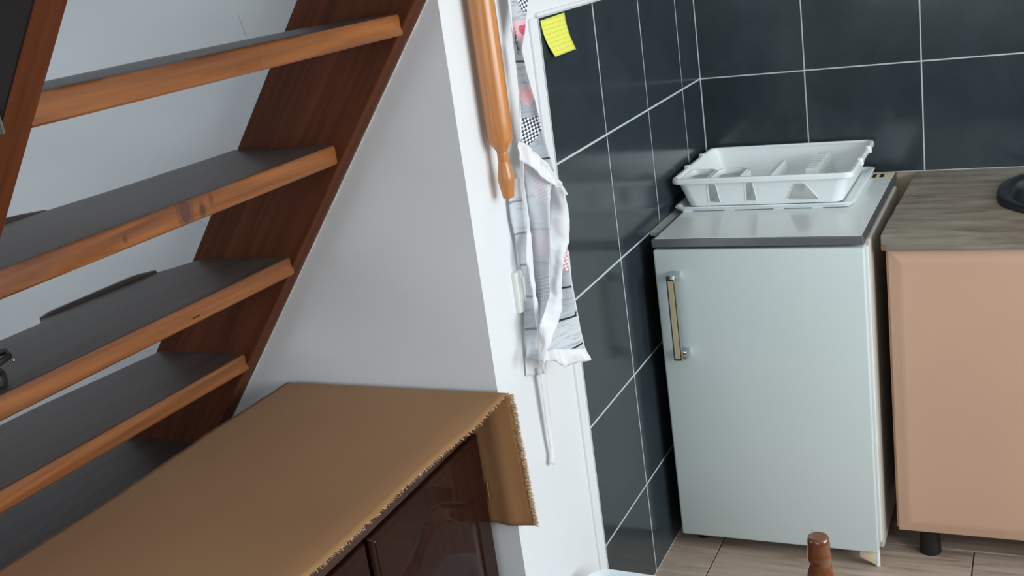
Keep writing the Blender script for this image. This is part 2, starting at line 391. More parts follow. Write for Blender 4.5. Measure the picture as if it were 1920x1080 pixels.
# fine hairline cracks in the paint of the stair wall
for k, P in enumerate((((-0.4215, 1.520), (-0.416, 1.497), (-0.412, 1.478)), ((-0.622, 1.139), (-0.611, 1.131), (-0.598, 1.119)))):
    bmc = NB(); tube(bmc, [(x, YG-0.0002, z) for x, z in P], 0.0005, 6); mk('paint_crack', bmc, M['grout'], ws)

# ------------------------------------------------------------------ staircase
st = empty('staircase', (-0.6, -1.89, 0.0), 'open wooden staircase with brown stringers and dark-topped treads, seen from behind', 'staircase')
SL = 1.2863; th = math.atan(SL); sn, cs = math.sin(th), math.cos(th)
YI, YO = -1.502, -2.283           # inner faces of far and near stringers
XB0, ZB0 = -0.2586, 1.2051        # a point on the back (lower) edge of the stringers at the wall
def back_x(z): return XB0+(z-ZB0)/SL
def stringer(y0, y1, wdt, name='stringer'):
    zt = 2.5
    P = [(back_x(0), 0), (back_x(zt), zt), (back_x(zt)-wdt/sn, zt), (back_x(0)-wdt/sn, 0)]
    return mk(name, prism(NB(), P, 1, y0, y1, 0.003), M['stringer'], st)
# wood grain runs along the sloping board, so stringers get their own rotated mapping
mt = M['stringer'].node_tree
for nd in [q for q in mt.nodes if q.type == 'MAPPING']:
    rot = mt.nodes.new('ShaderNodeMapping'); src = nd.inputs[0].links[0].from_socket
    rot.inputs['Rotation'].default_value = (0, th, 0); mt.links.new(src, rot.inputs[0]); mt.links.new(rot.outputs[0], nd.inputs[0])
stringer(YG-0.004, YI, 0.198)
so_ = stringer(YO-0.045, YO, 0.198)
M['stringer_dark'] = plain('painted_shade_brown', srgb(30, 18, 13), 0.6, spec=0.2)  # near-black brown paints shade onto the near stringer's outer face
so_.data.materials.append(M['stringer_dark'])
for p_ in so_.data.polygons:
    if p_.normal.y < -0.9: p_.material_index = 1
TZ = [1.488+0.2055*k for k in range(-7, 5)]
TILT = {7: 0.0035, 6: 0.0056, 5: 0.0185, 4: 0.0235}
def tread(i, ztop0, xr, depth, front):
    """front: list of (y, extra depth) for the uneven front edge"""
    y0, y1 = YO-0.004, YI+0.004; n = 44; t = 0.036
    bm = NB(); top = []; bot = []
    for k in range(n+1):
        y = y0+(y1-y0)*k/n; ztop = ztop0+TILT.get(i, 0.01)*(-1.507-y); e = depth+interp(front, y)+0.0015*noise.noise((y*9, i*3.1, 0))
        w = 0.0012*noise.noise((y*5, i*7.7, 4))
        prof = [(xr+w, ztop-t+0.003), (xr+w+0.0, ztop-0.006), (xr-0.002+w, ztop-0.0018), (xr-0.006, ztop), (xr-e+0.006, ztop), (xr-e, ztop-0.006), (xr-e, ztop-t+0.004), (xr-e+0.005, ztop-t), (xr-0.003, ztop-t)]
        top.append([(x, y, z) for x, z in prof])
    loops(bm, top, True, True)
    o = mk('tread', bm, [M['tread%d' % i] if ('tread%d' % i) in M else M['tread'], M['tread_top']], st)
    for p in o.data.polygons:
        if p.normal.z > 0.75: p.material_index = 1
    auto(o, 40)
    mk('tread_end', box(NB(), xr-depth+0.03, xr+0.006, YO-0.0465, YO-0.044, ztop0+TILT.get(i, 0.01)*0.78-t+0.002, ztop0+TILT.get(i, 0.01)*0.78-0.002, 0.0008, 1), M['end_grain'], st)['label'] = 'pale tenon end of a tread'
    return o
# knots and stains on single treads (object coordinates are relative to the staircase's base)
def kx(x, y, z, r, c): return (x+0.6, y+1.89, z, r, c)
M['tread_knot'] = wood('stained_pine_tread_knots', srgb(92, 46, 16), srgb(156, 94, 42), 1, 0.45, 0.12, 0.25,
    knots=(kx(-0.234, -1.905, 1.266, 0.017, K1), kx(-0.234, -1.868, 1.258, 0.008, srgb(70, 38, 16)), kx(-0.234, -2.03, 1.262, 0.005, srgb(84, 44, 20)), kx(-0.234, -1.845, 1.268, 0.006, srgb(92, 50, 22))))
fronts = {6: [(-3, -0.07)], 7: [(-3, 0)]}
specs = []
for i, z in enumerate(TZ):
    # rear edge positions read off the photograph for the four treads in view, the rest on the same slope
    xr = {7: -0.060, 6: -0.2335, 5: -0.3795, 4: -0.5385, 3: -0.697}.get(i, -0.060+(z-1.488)/SL)
    zz = {7: 1.4888, 6: 1.279, 5: 1.0722, 4: 0.8716}.get(i, z)
    dep = 0.238
    fr = [(-3, 0.0), (-1.4, 0.0)]
    if i == 7: dep = 0.124; fr = [(-2.3, 0.006), (-1.95, 0.018), (-1.64, 0.0), (-1.5, -0.004)]
    if i == 6: dep = 0.234; fr = [(-2.3, 0.035), (-2.02, 0.032), (-1.93, 0.018), (-1.80, 0.008), (-1.55, 0.0)]
    if i == 5: dep = 0.210; fr = [(-2.3, 0.026), (-1.895, 0.026), (-1.865, 0.048), (-1.62, 0.043), (-1.565, 0.018), (-1.5, 0.0)]
    if i == 4: dep = 0.222; fr = [(-2.3, 0.034), (-1.8, 0.030), (-1.5, 0.0)]
    if i == 6: M['tread6'] = M['tread_knot']
    tread(i, zz, xr, dep, fr)
bmp = NB(); pts = []; rad = []
for k in range(140):
    z = 0.70+k*0.0085; pts.append((back_x(z)+0.0004, YG-0.0012, z)); rad.append(0.0006+0.0016*max(0, noise.noise((z*31, 2, 0)))+0.0008*max(0, noise.noise((z*90, 5, 0))))
tube(bmp, pts, rad, 6); mk('plaster_bead', bmp, M['bead'], ws)['label'] = 'uneven pale plaster along the stair stringer'
# thin dark lipping along the front of two treads
def lip(y0, y1, x0, x1, z):
    bm = NB(); n = 14; R = []
    for k in range(n+1):
        f = k/n; y = y0+(y1-y0)*f; x = x0+(x1-x0)*f; h = 0.007*min(1, 5*(1-f)+0.1, 10*f+0.5)
        R.append([(x-0.010, y, z-0.02), (x-0.010, y, z+h*0.5), (x-0.006, y, z+h), (x, y, z+h), (x+0.003, y, z+h*0.4), (x+0.003, y, z-0.02)])
    return auto(mk('nosing_strip', loops(bm, R, True, True), M['nosing'], st))
lip(-1.865, -1.60, -0.632, -0.622, 1.0770)
lip(-2.26, -1.93, -0.503, -0.486, 1.281)
# dark split in the back edge of one tread
mk('split', box(NB(), -0.3795-0.004, -0.3795+0.0012, -1.786, -1.768, 1.0515, 1.0535), M['black_gap'], st)

# ------------------------------------------------------------------ sideboard with cloth
CX, CY1, CY0 = -0.05, -1.476, -2.66
sb = empty('sideboard', (-0.25, -2.07, 0), 'glossy dark mahogany sideboard under the stairs, tan cloth on top', 'sideboard')
mk('body', box(NB(), -0.455, CX-0.024, CY0, CY1, 0.05, 0.741, 0.002), M['mahogany_h'], sb)
mk('plinth', box(NB(), -0.44, CX-0.045, CY0+0.02, CY1-0.02, 0.0, 0.05), M['mahogany_h'], sb)
auto(mk('top_board', box(NB(), -0.462, CX+0.016, CY0-0.01, CY1, 0.740, 0.7985, 0.005, 3), M['mahogany_h'], sb))
mk('shadow_rail', box(NB(), CX-0.03, CX-0.018, CY0+0.005, CY1-0.004, 0.705, 0.742), M['mahogany_h'], sb)
DW, DZ0, DZ1 = 0.384, 0.065, 0.717
def door_bm():
    """raised cathedral panel as a height field; local y 0..DW, z 0..DH, height along +x"""
    DH = DZ1-DZ0; ny, nz = 220, 150; bm = NB(); hw = 0.143; cy = DW/2
    zs = sorted({0.0, 0.004, 0.008, 0.012}|{DH-0.28+0.28*k/150 for k in range(151)}|{0.012+(DH-0.292)*k/40 for k in range(41)})
    ys = [DW*k/ny for k in range(ny+1)]
    def h(y, z):
        e = min(y, DW-y, z, DH-z)
        base = -0.004*(1-min(1, e/0.004))**2 - (0.0016 if e < 0.011 else 0)
        t = abs(y-cy); ztop = (0.612-DZ0)+0.027*(1+math.cos(PI*min(t, hw)/hw)); sl = 0.027*PI/hw*math.sin(PI*min(t, hw)/hw)
        d = min(hw-t, (ztop-z)/math.sqrt(1+sl*sl), z-0.075)
        if d <= 0: return base
        if d < 0.004: return base-0.005*(d/0.004)
        if d < 0.0095: return base-0.005+0.72*(d-0.004)
        if d < 0.034:
            s = (d-0.0095)/0.0245; return base-0.001+0.0040*(s*s*(3-2*s))
        return base+0.0030
    G = [[bm.verts.new((h(y, z), y, z)) for z in zs] for y in ys]
    for a in range(len(ys)-1):
        for b in range(len(zs)-1): bm.faces.new((G[a][b], G[a+1][b], G[a+1][b+1], G[a][b+1]))
    # sides and back
    rim = [G[a][0] for a in range(len(ys))]+[G[-1][b] for b in range(1, len(zs))]+[G[a][-1] for a in range(len(ys)-2, -1, -1)]+[G[0][b] for b in range(len(zs)-2, 0, -1)]
    bk = [bm.verts.new((-0.02, v.co.y, v.co.z)) for v in rim]; n = len(rim)
    for i in range(n): bm.faces.new((rim[(i+1) % n], rim[i], bk[i], bk[(i+1) % n]))
    bm.faces.new(bk); bmesh.ops.recalc_face_normals(bm, faces=bm.faces[:]); return bm
d0 = None
for k in range(3):
    yb = CY1-0.004-DW-k*(DW+0.012)
    if d0 is None:
        d0 = mk('door', door_bm(), M['mahogany']); auto(d0, 30); o = d0
    else: o = d0.copy(); COL.objects.link(o)
    o.parent = sb; o.location = Vector((CX, yb, DZ0))-sb.location
hg = NB(); box(hg, CX-0.004, CX+0.003, CY1-0.005, CY1-0.0005, 0.578, 0.618, 0.001); mk('hinge', hg, M['brass'], sb)['label'] = 'small brass hinge at the door edge'
hd = NB(); lathe(hd, [(0.006, CX-0.001), (0.006, CX+0.012), (0.014, CX+0.018), (0.013, CX+0.027), (0.004, CX+0.03)], (0, CY1-0.004-DW+0.03, 0.33), 16, 0); auto(mk('knob', hd, M['brass'], sb))

cl = empty('table_runner', (-0.23, -2.0, 0.8), 'tan woven cloth with frayed edges covering the sideboard top', 'tablecloth')
XF = [(-2.75, -0.004), (-2.09, 0.0065), (-2.01, 0.0115), (-1.91, 0.0120), (-1.80, 0.0118), (-1.687, 0.0165), (-1.60, 0.0225), (-1.51, 0.0195), (-1.47, 0.0205)]
XK = [(-2.75, -0.50), (-2.175, -0.488), (-1.97, -0.477), (-1.694, -0.479), (-1.45, -0.471)]
def wig(t, s): return 0.0022*noise.noise((t*28, s, 0))+0.0012*noise.noise((t*95, s, 5))
def cloth_pt(s, y, drop):
    """s 0..1 from back to front; y along; drop>0 down the flap"""
    xk = interp(XK, y)+wig(y-drop, 1.3); xf = interp(XF, y)-0.0055*min(1, max(0, (-1.475-y)/0.10))+wig(y-drop, 8.1)+0.021*min(1, drop/0.27)*0.55
    x = xk+(xf-xk)*s
    z = 0.8005+0.0006*noise.noise((x*9, y*7, 1))
    if x > -0.040: z -= 0.0055*((x+0.040)/0.048)**2*min(1, max(0, (-1.475-y)/0.10))
    return x, z
bm = NB(); rows = []
NS = 46; ylist = [-2.70+(1.225)*k/150 for k in range(151)]
YF = -1.4665
for y in ylist:
    rows.append([(lambda p: (p[0], y, p[1]))(cloth_pt(k/NS, y, 0)) for k in range(NS+1)])
R = 0.008
for k in range(1, 5):
    a = k/4*PI/2
    rows.append([(lambda p: (p[0], -1.475+math.sin(a)*(YF+1.475), p[1]-R*(1-math.cos(a))))(cloth_pt(j/NS, -1.47, 0)) for j in range(NS+1)])
for k in range(1, 30):
    dz = 0.268*k/29
    rr = []
    for j in range(NS+1):
        x, z = cloth_pt(j/NS, -1.47, dz)
        yb = YF-0.006*math.exp(-((x+0.022-0.02*dz)/0.016)**2)*(0.6+dz) + 0.004*max(0, x)/0.03
        rr.append((x, yb, z-R-dz))
    rows.append(rr)
loops(bm, rows, closed=False)
co = mk('cloth_sheet', bm, M['cloth'], cl, True)
md = co.modifiers.new('thickness', 'SOLIDIFY'); md.thickness = 0.0014; md.offset = -1
fb = NB()
def thread(p, d, w):
    p = Vector(p); d = Vector(d); s = Vector((random.uniform(-1, 1), random.uniform(-1, 1), random.uniform(-1, 1))).normalized()*w
    m = p+d*0.55+Vector((0, random.uniform(-1, 1), random.uniform(-1, 1)))*d.length*0.18
    a, b, c = fb.verts.new(p-s), fb.verts.new(p+s), fb.verts.new(m+s*0.8); e = fb.verts.new(m-s*0.8); q = fb.verts.new(p+d)
    fb.faces.new((a, b, c, e)); fb.faces.new((e, c, q))
y = -2.70
while y < -1.47:
    x, z = cloth_pt(1, y, 0); thread((x-0.001, y, z-0.0007), (random.uniform(0.002, 0.007), random.uniform(-0.005, 0.005), random.uniform(-0.006, 0.001)), 0.0006)
    x, z = cloth_pt(0, y, 0); thread((x+0.001, y, z-0.0005), (-random.uniform(0.001, 0.0025), random.uniform(-0.002, 0.002), 0.0002), 0.0006)
    y += 0.0013
dz = 0.0
while dz < 0.268:
    x, z = cloth_pt(1, -1.47, dz)
    for q in range(3): thread((x-0.001, YF+random.uniform(0.0, 0.005), z-R-dz), (random.uniform(0.0065, 0.0105), random.uniform(-0.002, 0.003), random.uniform(-0.004, 0.003)), 0.0011)
    dz += 0.0009
tag(mk('frayed_fringe', fb, M['fringe'], cl), 'pale loose threads along the cut edges', kind='stuff')

# ------------------------------------------------------------------ fridge
FX0, FX1, FY = 0.0366, 0.531, -0.6596
fr = empty('fridge', (0.285, -0.36, 0), 'white under-counter fridge with grey lid, left of the peach cabinet', 'fridge')
mk('body', box(NB(), FX0+0.002, 0.5375, -0.612, -0.116, 0.035, 0.8285, 0.004), M['fridge_side'], fr)
auto(mk('door', box(NB(), FX0, FX1, FY, -0.622, 0.046, 0.8225, 0.005, 3), M['fridge'], fr))
mk('gasket', box(NB(), FX0+0.008, FX1+0.003, -0.6225, -0.6115, 0.056, 0.815, 0.002), M['gasket'], fr)
mk('plinth_recess', box(NB(), FX0+0.02, FX1-0.02, -0.58, -0.13, 0.012, 0.04), M['black_gap'], fr)
lid = mk('lid_trim', box(NB(), FX0-0.001, FX1, FY-0.001, -0.05, 0.829, 0.8497, 0.0025, 2), M['alu'], fr)
mk('lid_panel', box(NB(), FX0+0.007, FX1-0.005, FY+0.004, -0.118, 0.849, 0.8506, 0.0006, 1), M['lid'], fr)
gr = mk('vent_grille', box(NB(), FX0+0.007, FX1-0.004, -0.117, -0.052, 0.849, 0.8503, 0.0008, 1), M['cream'], fr)
for k in range(16):
    x = 0.497-k*0.0195
    if x < 0.07: break
    mk('vent_slot', box(NB(), x-0.0045, x+0.0055, -0.105, -0.066, 0.8500, 0.8505), M['black_gap'], fr)
# handle: two chrome posts and a chrome bar with a beige inlay
HX = 0.0885
bmh = NB(); box(bmh, HX-0.011, HX+0.013, -0.699, FY+0.001, 0.752, 0.770, 0.003); auto(mk('handle_post', bmh, M['chrome'], fr))
bmh = NB(); box(bmh, HX-0.005, HX+0.019, -0.690, FY+0.001, 0.551, 0.573, 0.003); auto(mk('handle_post', bmh, M['chrome'], fr))
hb = auto(mk('handle_bar', box(NB(), HX-0.011, HX+0.011, -0.704, -0.690, 0.553, 0.771, 0.002), M['chrome'], fr))
mk('inlay_recess', box(NB(), HX-0.0088, HX+0.0088, -0.7046, -0.703, 0.5555, 0.7615), M['black_gap'], hb)
mk('inlay', box(NB(), HX-0.0068, HX+0.0068, -0.7055, -0.703, 0.559, 0.758, 0.0004, 1), M['inlay'], hb)['label'] = 'beige strip set into the chrome handle'
auto(mk('foot', prism(NB(), [(0.484, 0.046), (0.521, 0.046), (0.521, 0.006), (0.484, 0.024)], 1, -0.647, -0.632, 0.001), M['cream'], fr))
bm = NB(); lathe(bm, [(0.004, 0.0), (0.0062, 0.002), (0.0062, 0.046)], (0.5245, -0.641, 0), 14); auto(mk('foot_screw', bm, M['gasket'], fr))
for fx, fy in ((0.07, -0.16), (0.50, -0.16), (0.07, -0.58)):
    b2 = NB(); lathe(b2, [(0.016, 0.0), (0.016, 0.012), (0.010, 0.014), (0.010, 0.036)], (fx, fy, 0), 14); mk('foot', b2, M['black_rubber'], fr)
mk('scuff', box(NB(), 0.371, 0.377, FY-0.0003, FY+0.001, 0.0925, 0.0935), M['alu'], fr)
fs = mk('filler_strip', box(NB(), 0.0015, 0.033, -0.565, -0.10, 0.831, 0.8425, 0.002), M['strip'])
tag(fs, 'narrow pale filler strip wedged between fridge and tiled left wall', 'filler strip')

# ------------------------------------------------------------------ drip tray and dish rack
DX0, DX1, DY0, DY1 = 0.017, 0.4745, -0.4155, -0.022
ZT = 0.8509
tr = empty('drip_tray', (0.245, -0.22, ZT), 'flat white plastic drip tray on the fridge lid beneath the dish rack', 'tray')
def ring(x0, x1, y0, y1, r, z): return [(x, y, z) for x, y in rrect(x0, x1, y0, y1, r)]
def inset(d, z, r=0.024, o=0.0): return ring(DX0+d, DX1-d, DY0+d, DY1-d, max(0.004, r-d*0.5), z)
bm = NB(); loops(bm, [inset(0.012, ZT+0.002), inset(0.008, ZT+0.0015), inset(0.002, ZT+0.009), inset(0.0, ZT+0.0105), inset(0.003, ZT+0.0125), inset(0.010, ZT+0.0115), inset(0.016, ZT+0.005), inset(0.02, ZT+0.0042)], True, True)
auto(mk('tray_pan', bm, M['white_plastic'], tr))
for x in (0.055, 0.165, 0.29, 0.385):
    mk('tray_foot', box(NB(), x-0.013, x+0.013, DY0+0.008, DY0+0.04, ZT, ZT+0.004), M['white_plastic'], tr)
rk = empty('dish_rack', (0.245, -0.22, ZT+0.005), 'white plastic dish rack with plate slots standing on the fridge', 'dish rack')
ZB, ZTP = ZT+0.0085, 0.934
def binset(f, t, z):
    """f: 0 bottom .. 1 top taper; t: extra inset"""
    a = 0.024*(1-f)+t
    return ring(DX0+0.009+a, DX1-0.009-a, DY0+0.009+a*0.8, DY1-0.007-a*0.6, 0.026, z)
def open_ring(f, t, z, n=6):
    r = binset(f, t, z); k = 2*(n+1)+n     # list runs back-right, back-left, front-left, front-right; cut the straight front side
    i0 = 3*(n+1)
    return r[i0:]+r[:i0]
bm = NB(); th_ = 0.0022
A = [open_ring(0, 0, ZB), open_ring(1, 0, ZTP), open_ring(1, th_, ZTP), open_ring(0, th_, ZB)]
loops(bm, A+[A[0]], closed=False); bmesh.ops.remove_doubles(bm, verts=bm.verts, dist=1e-6)
bk = mk('basket_wall', bm, M['white_plastic'], rk); auto(bk)
# front wall plate with drain openings
f0, f1 = binset(0, 0, ZB), binset(1, 0, ZTP)
yb0 = min(p[1] for p in f0); yb1 = min(p[1] for p in f1)
xl0, xr0 = A[0][-1][0], A[0][0][0]; xl1, xr1 = A[1][-1][0], A[1][0][0]
H = math.hypot(ZTP-ZB, yb1-yb0); ang = math.atan2(ZTP-ZB, -(yb0-yb1)*-1*-1) if False else math.atan2(ZTP-ZB, yb1-yb0)
def zz(z): return (z-ZB)/(ZTP-ZB)*H
holes = [[(0.1065, zz(0.868)), (0.1385, zz(0.868)), (0.1320, zz(0.922)), (0.1100, zz(0.922))],
         [(0.2035, zz(0.869)), (0.2330, zz(0.869)), (0.2270, zz(0.922)), (0.2075, zz(0.922))],
         [(0.306, zz(0.869)), (0.388, zz(0.869)), (0.362, zz(0.907)), (0.353, zz(0.914)), (0.333, zz(0.914)), (0.325, zz(0.905))]]
pm = plate_mesh([(xl0, 0), (xr0, 0), (xr1, H), (xl1, H)], holes, th_)
for v in pm.verts:
    x, h, t = v.co; v.co = (x, yb0+(yb1-yb0)*h/H+th_/2+t, ZB+(ZTP-ZB)*h/H)
bmesh.ops.recalc_face_normals(pm, faces=pm.faces[:])
mk('front_wall', pm, M['white_plastic'], rk)
# thick bevelled surrounds of the openings
for hl in holes:
    cx_ = sum(p[0] for p in hl)/len(hl); cy_ = sum(p[1] for p in hl)/len(hl); bm = NB(); R_ = []
    for sc, tz in ((1.0, -0.0012), (1.0, 0.011), (0.985, 0.011), (0.985, -0.0012)):
        rr = []
        for x, h in hl:
            X = cx_+(x-cx_)*(1+(sc-1)*3); Hh = cy_+(h-cy_)*(1+(sc-1)*2); f = Hh/H
            rr.append((X, yb0+(yb1-yb0)*f+tz, ZB+(ZTP-ZB)*f))
        R_.append(rr)
    loops(bm, R_+[R_[0]]); bmesh.ops.remove_doubles(bm, verts=bm.verts, dist=1e-6); mk('opening_surround', bm, M['white_plastic'], rk)
bm = NB(); loops(bm, [binset(0, 0.0, ZB), binset(0, 0.0, ZB+0.003)], True, True); mk('basket_floor', bm, M['white_plastic'], rk)
# rolled rim
bm = NB(); Rm = [inset(0.009, ZTP-0.001), inset(0.002, ZTP-0.010), inset(0.0, ZTP-0.009), inset(0.0, ZTP), inset(0.003, ZTP+0.0035), inset(0.009, ZTP+0.0035), inset(0.0115, ZTP+0.001), inset(0.0115, ZTP-0.003)]
loops(bm, Rm+[Rm[0]]); bmesh.ops.remove_doubles(bm, verts=bm.verts, dist=1e-6); auto(mk('rim', bm, M['white_plastic'], rk))
for x, s in ((DX1, 1), (DX0, -1)):
    for y in (-0.262, -0.118):
        auto(mk('grip_tab', box(NB(), x-0.010 if s > 0 else x-0.004, x+0.004 if s > 0 else x+0.010, y-0.008, y+0.008, ZTP-0.013, ZTP+0.007, 0.002), M['white_plastic'], rk))
# cutlery compartments in the front left corner
mk('compartment_wall', box(NB(), 0.034, 0.190, -0.264, -0.2615, ZB+0.002, 0.924, 0.0008, 1), M['white_plastic'], rk)
for x in (0.1045, 0.1895): mk('compartment_wall', prism(NB(), [(-0.378, ZB+0.002), (-0.262, ZB+0.002), (-0.262, 0.924), (-0.396, 0.924)], 0, x-0.0012, x+0.0012), M['white_plastic'], rk)
for xa, xb in ((0.030, 0.1045), (0.107, 0.1895)):
    bm = NB(); loops(bm, [ring(xa, xb, -0.402, -0.262, 0.024, 0.925), ring(xa+0.001, xb-0.001, -0.401, -0.263, 0.023, 0.929), ring(xa+0.005, xb-0.005, -0.397, -0.267, 0.02, 0.929), ring(xa+0.006, xb-0.006, -0.396, -0.268, 0.02, 0.915)]); mk('compartment_lip', bm, M['white_plastic'], rk)
mk('divider_ridge', prism(NB(), [(0.228, ZB+0.002), (0.264, ZB+0.002), (0.253, 0.914), (0.241, 0.914)], 1, -0.372, -0.125, 0.002), M['white_plastic'], rk)
for k in range(10):
    y = -0.080-k*0.0205
    mk('plate_rib', prism(NB(), [(0.328, ZB+0.002), (0.336, 0.922), (0.3615, 0.922), (0.384, ZB+0.002)], 1, y-0.0095, y, 0.0004), M['white_plastic'], rk)
mk('rib_core', prism(NB(), [(0.332, ZB+0.002), (0.339, 0.904), (0.343, 0.904), (0.348, ZB+0.002)], 1, -0.272, -0.083), M['white_plastic'], rk)

# ------------------------------------------------------------------ kitchen base cabinet, worktop, sink
kc = empty('base_cabinet', (0.87, -0.3, 0), 'peach kitchen base cabinet on black feet under the grey worktop', 'cabinet')
bm = NB()
for q in ((0.5675, 0.585, -0.574, -0.03, 0.10, 0.797), (1.75, 1.767, -0.574, -0.03, 0.10, 0.797), (0.585, 1.75, -0.574, -0.03, 0.10, 0.118), (0.585, 1.75, -0.045, -0.03, 0.118, 0.60), (0.585, 1.75, -0.574, -0.555, 0.76, 0.797)): box(bm, *q)
mk('carcass', bm, M['carcass'], kc)
def panel_door(x0, x1):
    bm = NB(); ys = -0.594; zl, zh = 0.079, 0.797; bd = 0.027
    R_ = []
    for d, dy in ((0.0, 0.020), (0.0, 0.002), (0.002, 0.0), (bd-0.003, -0.0048), (bd+0.004, -0.0056), (bd+0.012, -0.0056)):
        R_.append([(x0+d, ys+dy, zl+d), (x1-d, ys+dy, zl+d), (x1-d, ys+dy, zh-d), (x0+d, ys+dy, zh-d)])
    return loops(bm, R_, True, True)
dk = mk('door', panel_door(0.5715, 1.166), M['peach'], kc)
mk('edge_band', box(NB(), 0.5675, 0.5712, -0.590, -0.575, 0.085, 0.797), M['peach_edge'], kc)
d2 = mk('door', panel_door(1.170, 1.766), M['peach'], kc)
for x, dd in ((1.10, dk), (1.24, d2)):
    bm = NB(); lathe(bm, [(0.006, -0.592), (0.006, -0.605), (0.013, -0.612), (0.012, -0.622), (0.004, -0.624)], (x, 0, 0.70), 14, 1); auto(mk('knob', bm, M['chrome'], dd))
for fx in (0.6375, 1.12, 1.70):
    for fy in (-0.545, -0.10):
        bm = NB(); lathe(bm, [(0.0255, 0.0), (0.0265, 0.004), (0.0250, 0.012), (0.0240, 0.05), (0.0250, 0.085), (0.028, 0.102)], (fx, fy, 0), 18); auto(mk('foot', bm, M['black_rubber'], kc))
wt = empty('worktop', (0.9, -0.3, 0.80), 'grey wood-look kitchen worktop with a black sink, over the peach cabinet', 'worktop')
SX0, SX1, SY0, SY1 = 0.787, 1.36, -0.505, -0.03
outl = [(0.5595, -0.6085), (1.8, -0.6085), (1.8, 0.0005), (0.5715, 0.0005), (0.5690, -0.20), (0.5655, -0.33), (0.5632, -0.365), (0.5640, -0.40), (0.5605, -0.50)]
hole = rrect(SX0+0.015, SX1-0.015, SY0+0.015, SY1-0.015, 0.185, 10)
sb_ = plate_mesh(outl, [hole], 0.037)
for v in sb_.verts: v.co.z += 0.8175
wo = mk('slab', sb_, M['worktop'], wt)
mdb = wo.modifiers.new('edge', 'BEVEL'); mdb.width = 0.0025; mdb.segments = 2; mdb.limit_method = 'ANGLE'
bm = NB(); lathe(bm, [(0.0055, -0.6105), (0.0055, -0.6095), (0.004, -0.6080)], (0.565, 0, 0.808), 12, 1); mk('screw', bm, M['brass'], wt)['label'] = 'small brass screw at the left end of the front edge'
sk = empty('sink', (1.07, -0.27, 0.836), 'black rounded inset sink in the grey worktop', 'sink')
bm = NB(); RS = []
for d, z in ((0.0, 0.8365), (0.0, 0.8405), (0.006, 0.8455), (0.022, 0.847), (0.030, 0.845), (0.036, 0.838), (0.045, 0.80), (0.075, 0.69), (0.12, 0.675)):
    RS.append([(x, y, z) for x, y in rrect(SX0+d, SX1-d, SY0+d, SY1-d, max(0.05, 0.200-d), 12)])
loops(bm, RS, False, True); so = auto(mk('bowl', bm, M['sink'], sk), 50)
md = so.modifiers.new('thickness', 'SOLIDIFY'); md.thickness = 0.004; md.offset = -1
bm = NB(); lathe(bm, [(0.03, 0.675), (0.034, 0.678), (0.025, 0.6785)], (1.07, -0.27, 0), 20); mk('drain', bm, M['chrome'], sk)

# ------------------------------------------------------------------ things on the white wall
rp = empty('rolling_pin', (0.0225, -1.360, 1.135), 'varnished wooden rolling pin hanging on the white wall beside the apron', 'rolling pin')
PX, PY = 0.0225, -1.360
bm = NB(); lathe(bm, [(0.009, 1.221), (0.0125, 1.226), (0.0205, 1.240), (0.0230, 1.248), (0.0236, 1.275), (0.0237, 1.40), (0.0238, 1.62), (0.021, 1.645), (0.010, 1.657)], (PX, PY, 0), 32); auto(mk('barrel', bm, M['pin'], rp), 50)
bm = NB(); lathe(bm, [(0.006, 1.222), (0.0100, 1.2215), (0.0105, 1.205), (0.0096, 1.2035), (0.0105, 1.201), (0.0150, 1.176), (0.0150, 1.168), (0.0105, 1.137), (0.004, 1.1365)], (PX, PY, 0), 20); auto(mk('handle', bm, M['pin'], rp), 40)
bm = NB(); lathe(bm, [(0.006, 1.655), (0.0100, 1.656), (0.0105, 1.672), (0.0150, 1.70), (0.0105, 1.738), (0.004, 1.739)], (PX, PY, 0), 20); auto(mk('handle', bm, M['pin'], rp), 40)
bm = NB(); tube(bm, [(PX, PY, 1.735), (PX, PY, 1.76), (PX-0.01, PY-0.008, 1.78), (PX-0.022, PY, 1.79), (PX-0.012, PY+0.008, 1.775), (PX, PY, 1.755)], 0.0012, 6); mk('hanging_loop', bm, M['white_cloth'], rp)

sw = empty('light_switch', (XW, -1.295, 0.905), 'white light switch on the wall, half hidden by the apron', 'light switch')
auto(mk('plate', box(NB(), XW-0.001, XW+0.010, -1.336, -1.256, 0.903, 0.984, 0.003), M['switch'], sw))
auto(mk('rocker', box(NB(), XW+0.009, XW+0.0135, -1.316, -1.276, 0.918, 0.969, 0.002), M['switch'], sw))

